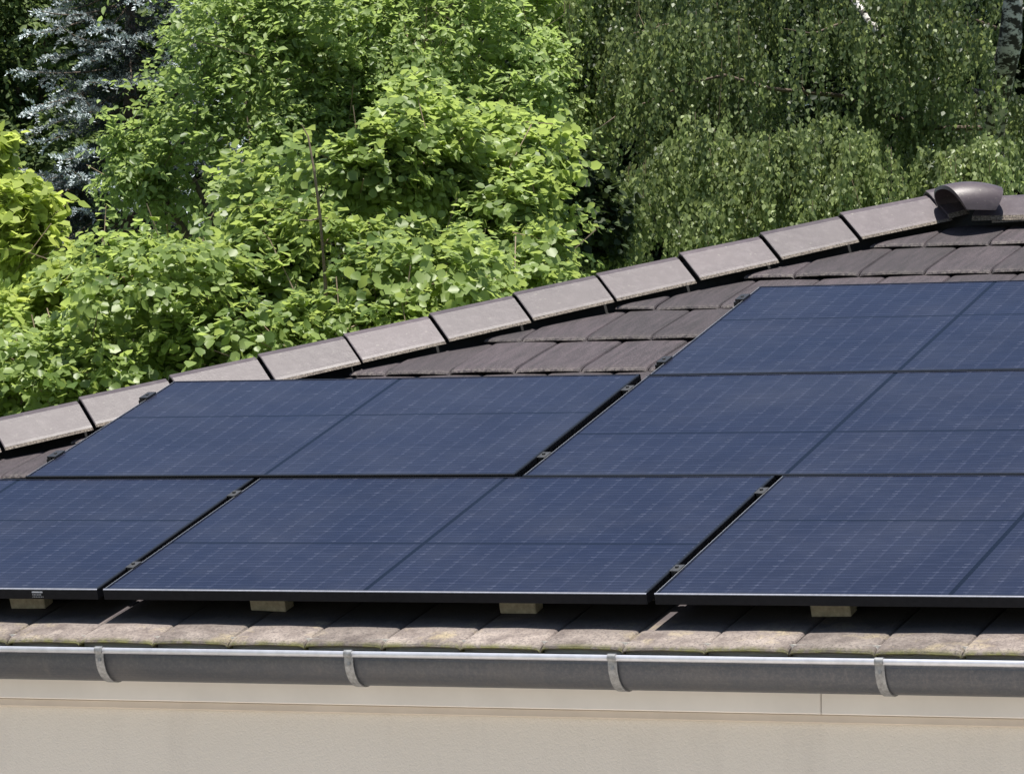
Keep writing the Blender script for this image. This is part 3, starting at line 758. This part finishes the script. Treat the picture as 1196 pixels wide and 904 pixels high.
# blue spruce ----------------------------------------------------------------
def spruce():
    bx = 150; D = 44.5
    b = at(bx, 452, D); b[2] = 0
    root = empty('blue_spruce', tuple(b), 'blue spruce with pale silvery shoots over a dark interior at the upper left', 'tree')
    tb = MB(); tb.tube([b, b+UZ*5, b+UZ*10.5], [.17, .12, .02], 10); tb.build('trunk', M['bark'], root, smooth=True)
    lm = MB(); pos = []; ax = []; nr = []; sz = []; tn = []
    for _ in range(560):
        z = 2.0+8.2*rng.random()**1.15
        Lb = 2.7*(1-(z-2.0)/8.8)**.8+.25
        a = rng.random()*6.28
        d = RH*math.cos(a)+FH*math.sin(a)
        if d@FH > .5: continue
        L = Lb*rng.uniform(.5, 1.12); yb = rng.choice([.5, 1.0, 1.4, 1.7]); dr0 = rng.uniform(.25, .75); cu = rng.uniform(.1, .5)
        s = np.linspace(0, 1, 7)
        crv = lambda t: b+UZ*(z+(-dr0*t+cu*t*t)*L)+d*L*t
        lm.tube([crv(t) for t in s], np.linspace(.016, .004, 7), 4)
        nsub = int(L*20)
        sd0 = np.cross(UZ, d)
        for q in range(nsub):
            t = .2+.8*(q+rng.random())/nsub
            p = crv(t)
            sd = sd0*(1 if q % 2 else -1)
            dr = d*rng.uniform(.5, 1.0)+sd*(rng.uniform(.4, 1.1) if t < .93 else .2)+UZ*rng.normal(-.10, .30); dr /= np.linalg.norm(dr)
            ls = rng.uniform(.12, .34)*(1.2-.6*t)
            nn = max(6, int(ls/.0080))
            tt = np.linspace(0.0, 1, nn)
            pp = p+dr[None]*(ls*tt)[:, None]-UZ*(.18*ls*tt**2)[:, None]
            e1 = np.cross(dr, UZ); e1 /= np.linalg.norm(e1); e2 = np.cross(e1, dr)
            w = rng.random(nn)*2*math.pi; w = np.where(rng.random(nn) < .5, np.abs(np.mod(w, math.pi)), w)
            od = np.cos(w)[:, None]*e1+np.sin(w)[:, None]*e2
            pos.append(pp); ax.append(od*.85+dr[None]*.75); nr.append(np.cross(od, dr[None])+rng.normal(0, .25, (nn, 3)))
            sz.append(np.full(nn, .040)*rng.uniform(.7, 1.25, nn))
            young = max(0, (t-.5)/.5)*yb
            tn.append(np.clip(young*rng.uniform(.3, 1.15)+.30*tt*young+.02, 0, 1))
    lm.build('branch', M['bark'], root, smooth=True)
    NEED = np.array([(0, 0, 0), (.3, .17, 0), (.7, .14, 0), (1, 0, 0), (.7, -.14, 0), (.3, -.17, 0)])
    P = np.concatenate(pos); print('needles', len(P))
    leaf_mesh('foliage', P, np.concatenate(ax), np.concatenate(nr), np.concatenate(sz), NEED, np.concatenate(tn), M['needle'], root)
spruce()

# weeping birch ----------------------------------------------------------------
def birch():
    D = 42.0
    b = at(1150, 452, D); b[2] = 0
    root = empty('weeping_birch', tuple(b), 'weeping birch with hanging small-leaved strands and a white trunk at the right', 'tree')
    tk = MB()
    pts = [b, b+UZ*2.2+RH*.02, at(1158, 190, D-.3), at(1164, 120, D-1.2), at(1180, 50, D-1.9), at(1186, -60, D-2.0), at(1178, -260, D-1.5)]
    tk.tube(pts, [.17, .14, .125, .118, .112, .10, .06], 14)
    tr = tk.build('trunk', M['birch'], root, smooth=True)
    br = MB()
    def limb(P, r0, r1):
        P = [at(*p) for p in P]; br.tube(P, np.linspace(r0, r1, len(P)), 7)
    limb([(1170, 115, D), (1110, 104, D-.4), (1062, 80, D-1.6), (1040, 56, D-2.0), (1018, 28, D-2.0), (990, -10, D-1.4), (950, -60, D-.6)], .05, .034)
    limb([(1182, 20, D), (1230, 0, D-1), (1290, 60, D-1.5)], .05, .01)
    br.build('limb', M['birch'], root, smooth=True)
    br = MB()
    limb([(1165, 150, D), (1080, 150, D+.5), (980, 112, D+.3), (900, 104, D-.4), (845, 88, D-1.9), (806, 98, D-2.2), (760, 118, D-1.6), (722, 134, D-2.3), (700, 150, D-2.5)], .028, .004)
    limb([(1180, 40, D), (1080, 0, D+.3), (990, 24, D-.2), (950, 40, D-1.6), (916, 34, D-2.1)], .02, .004)
    limb([(1182, 0, D), (1000, -60, D+.4), (850, 10, D+.3), (740, 40, D-.5), (690, 60, D-1.0)], .03, .006)
    br.build('limb', M['bark'], root, smooth=True)
    # drooping branches carry hanging strands; regions are (x, y, D, rx, ry, rd)
    allP = []; allL = []; allS = []
    def strands(lob, nb, dens, tmean, tsd, bright, hole, name, Lr=(.25, .95), size=.050, per=24, droop=.5):
        P0, Nn, r, k0 = lobe_points(lob, nb, .1, .6, hole)
        Ps = []; tb = []
        for q in range(len(P0)):
            d = RH*rng.normal(-.35, .7)-FH*rng.uniform(-.1, .9)+UZ*.25; d /= np.linalg.norm(d)
            L = rng.uniform(.5, 1.25); m = int(dens*L); t = rng.random(m)
            Ps.append(P0[q]+d*((t**.7-.4)*L)[:, None]-UZ*(droop*t**2*L)[:, None]+rng.normal(0, .030, (m, 3)))
            tb += list(np.clip(rng.normal(tmean, tsd)+np.where(rng.random(m) < bright, .5, 0)+rng.normal(0, .06, m), 0, 1))
        P = np.concatenate(Ps); n = len(P); Ls = rng.uniform(*Lr, n); tb = np.array(tb)
        sway = RH*rng.normal(0, .07, n)[:, None]+FH*rng.normal(0, .07, n)[:, None]
        out = RH*rng.normal(-.02, .07, n)[:, None]-FH*rng.uniform(0, .12, n)[:, None]
        i = np.tile(np.arange(per), n); j = np.repeat(np.arange(n), per); s = (i+rng.random(len(i)))/per
        pos = P[j]+out[j]*np.sqrt(s)[:, None]*.8 - UZ*(Ls[j]*s**1.1)[:, None]+sway[j]*(s**2)[:, None]+rng.normal(0, .013, (len(i), 3))
        ax = -UZ*1.1+rng.normal(0, .38, (len(i), 3)); nr = rng.normal(0, .60, (len(i), 3))-FH*.5+UZ*.55
        leaf_mesh(name, pos, ax, nr, size*rng.uniform(.55, 1.25, len(i)), RHOMB, tb[j]+.2*(s-.4)+rng.normal(0, .13, len(i)), M['birchleaf'], root)
        allP.append(P); allL.append(Ls); allS.append(sway)
        print(name, len(pos))
    crown = [(780, -90, D+.6, 140, 60, 1.0), (960, -110, D+.4, 140, 60, 1.0), (1120, -110, D+.4, 120, 60, 1.0), (760, 10, D+.6, 110, 60, 1.0), (880, -20, D+.4, 130, 60, 1.0), (1010, -30, D+.2, 120, 60, 1.0), (1110, -30, D+.3, 110, 60, 1.0), (740, 110, D+.4, 70, 60, .7),
           (840, 90, D+.3, 90, 50, .7), (930, 120, D+.5, 110, 50, .8), (1060, 110, D+.9, 110, 50, .8), (1120, 190, D+.6, 70, 40, .6), (840, 200, D+.4, 120, 40, .7),
           (960, 210, D+.5, 120, 40, .7), (1250, 40, D-.6, 90, 80, 1.0), (720, 230, D-.6, 50, 50, .5)]
    strands(crown, 370, 24, .06, .07, .07, -.1, 'foliage')
    drapes = [(960, -55, D-1.6, 60, 24, .4), (840, -45, D-1.6, 50, 24, .4), (1090, -50, D-1.4, 50, 24, .4), (730, -30, D-1.6, 40, 24, .4), (815, 150, D-2.6, 42, 22, .35), (775, 195, D-2.9, 34, 24, .3), (708, 235, D-3.1, 22, 18, .25), (905, 165, D-2.5, 55, 22, .4), (965, 150, D-2.3, 45, 26, .4),
              (1150, 160, D-2.5, 46, 16, .35), (1105, 175, D-2.3, 24, 14, .3), (975, 12, D-2.2, 40, 26, .4), (1050, 0, D-1.9, 40, 24, .4), (720, 40, D-1.8, 30, 40, .4), (800, 20, D-1.9, 34, 24, .4),
              (880, 50, D-1.9, 30, 24, .35), (1000, 190, D-2.5, 36, 14, .3), (840, 235, D-2.9, 36, 14, .3), (1120, 40, D-1.8, 30, 34, .4), (930, 225, D-2.7, 40, 12, .3), (690, 110, D-2.0, 20, 30, .3)]
    lowd = [l for l in drapes if l[1] > 130]; upd = [l for l in drapes if l[1] <= 130]  # low drapes tinted bright, upper ones dim: highlights and shade painted into leaves
    strands(lowd, 66, 34, .50, .18, .36, -.5, 'hanging_foliage', (.25, .85), .052, 24, .55)
    strands(upd, 60, 26, .20, .16, .16, -.2, 'hanging_foliage', (.25, .95), .050, 24, .55)
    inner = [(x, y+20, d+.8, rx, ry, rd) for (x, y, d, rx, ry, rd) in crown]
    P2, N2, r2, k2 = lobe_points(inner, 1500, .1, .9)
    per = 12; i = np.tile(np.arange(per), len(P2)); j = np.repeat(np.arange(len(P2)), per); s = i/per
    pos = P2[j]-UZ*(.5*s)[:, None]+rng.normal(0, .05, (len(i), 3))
    leaf_mesh('inner_foliage', pos, -UZ+rng.normal(0, .5, (len(i), 3)), rng.normal(0, .8, (len(i), 3)), .06*rng.uniform(.6, 1.2, len(i)), RHOMB, rng.uniform(0, .3, len(i)), M['darkleaf'], root)  # birch leaves in a darker colour, painting shade inside the crown
    P = np.concatenate(allP); Ls = np.concatenate(allL); sway = np.concatenate(allS); n = len(P); out = np.zeros((n, 3))
    tw = MB()
    for q in rng.choice(n, 420, replace=False):
        a = P[q]; tw.tube([a, a+out[q]*.55-UZ*Ls[q]*.45, a+out[q]*.8-UZ*Ls[q]+sway[q]], [.004, .003, .0012], 3)
    tw.build('twig_stems', M['twig'], root)  # bare hanging twigs of the birch
birch()

# a dry brown stalk standing among the hazel leaves
b = at(372, 300, 31.2)
root = empty('dry_stalk', tuple(at(372, 440, 31.2)*np.array([1, 1, 0])), 'thin bare brown stalk standing among hazel leaves', 'stalk')
mb = MB(); mb.tube([at(384, 452, 31.4)*np.array([1, 1, 0]), at(380, 330, 31.2), at(374, 255, 31.0), at(367, 200, 30.9), at(360, 160, 30.9), at(352, 145, 30.9)], [.02, .014, .011, .009, .006, .003], 6)
mb.tube([at(374, 255, 31.0), at(362, 258, 30.95), at(350, 257, 30.9)], [.007, .005, .003], 5); mb.tube([at(371, 235, 31.0), at(378, 226, 30.95), at(381, 214, 30.9)], [.006, .004, .002], 5)
mb.build('stem', M['twig'], root)
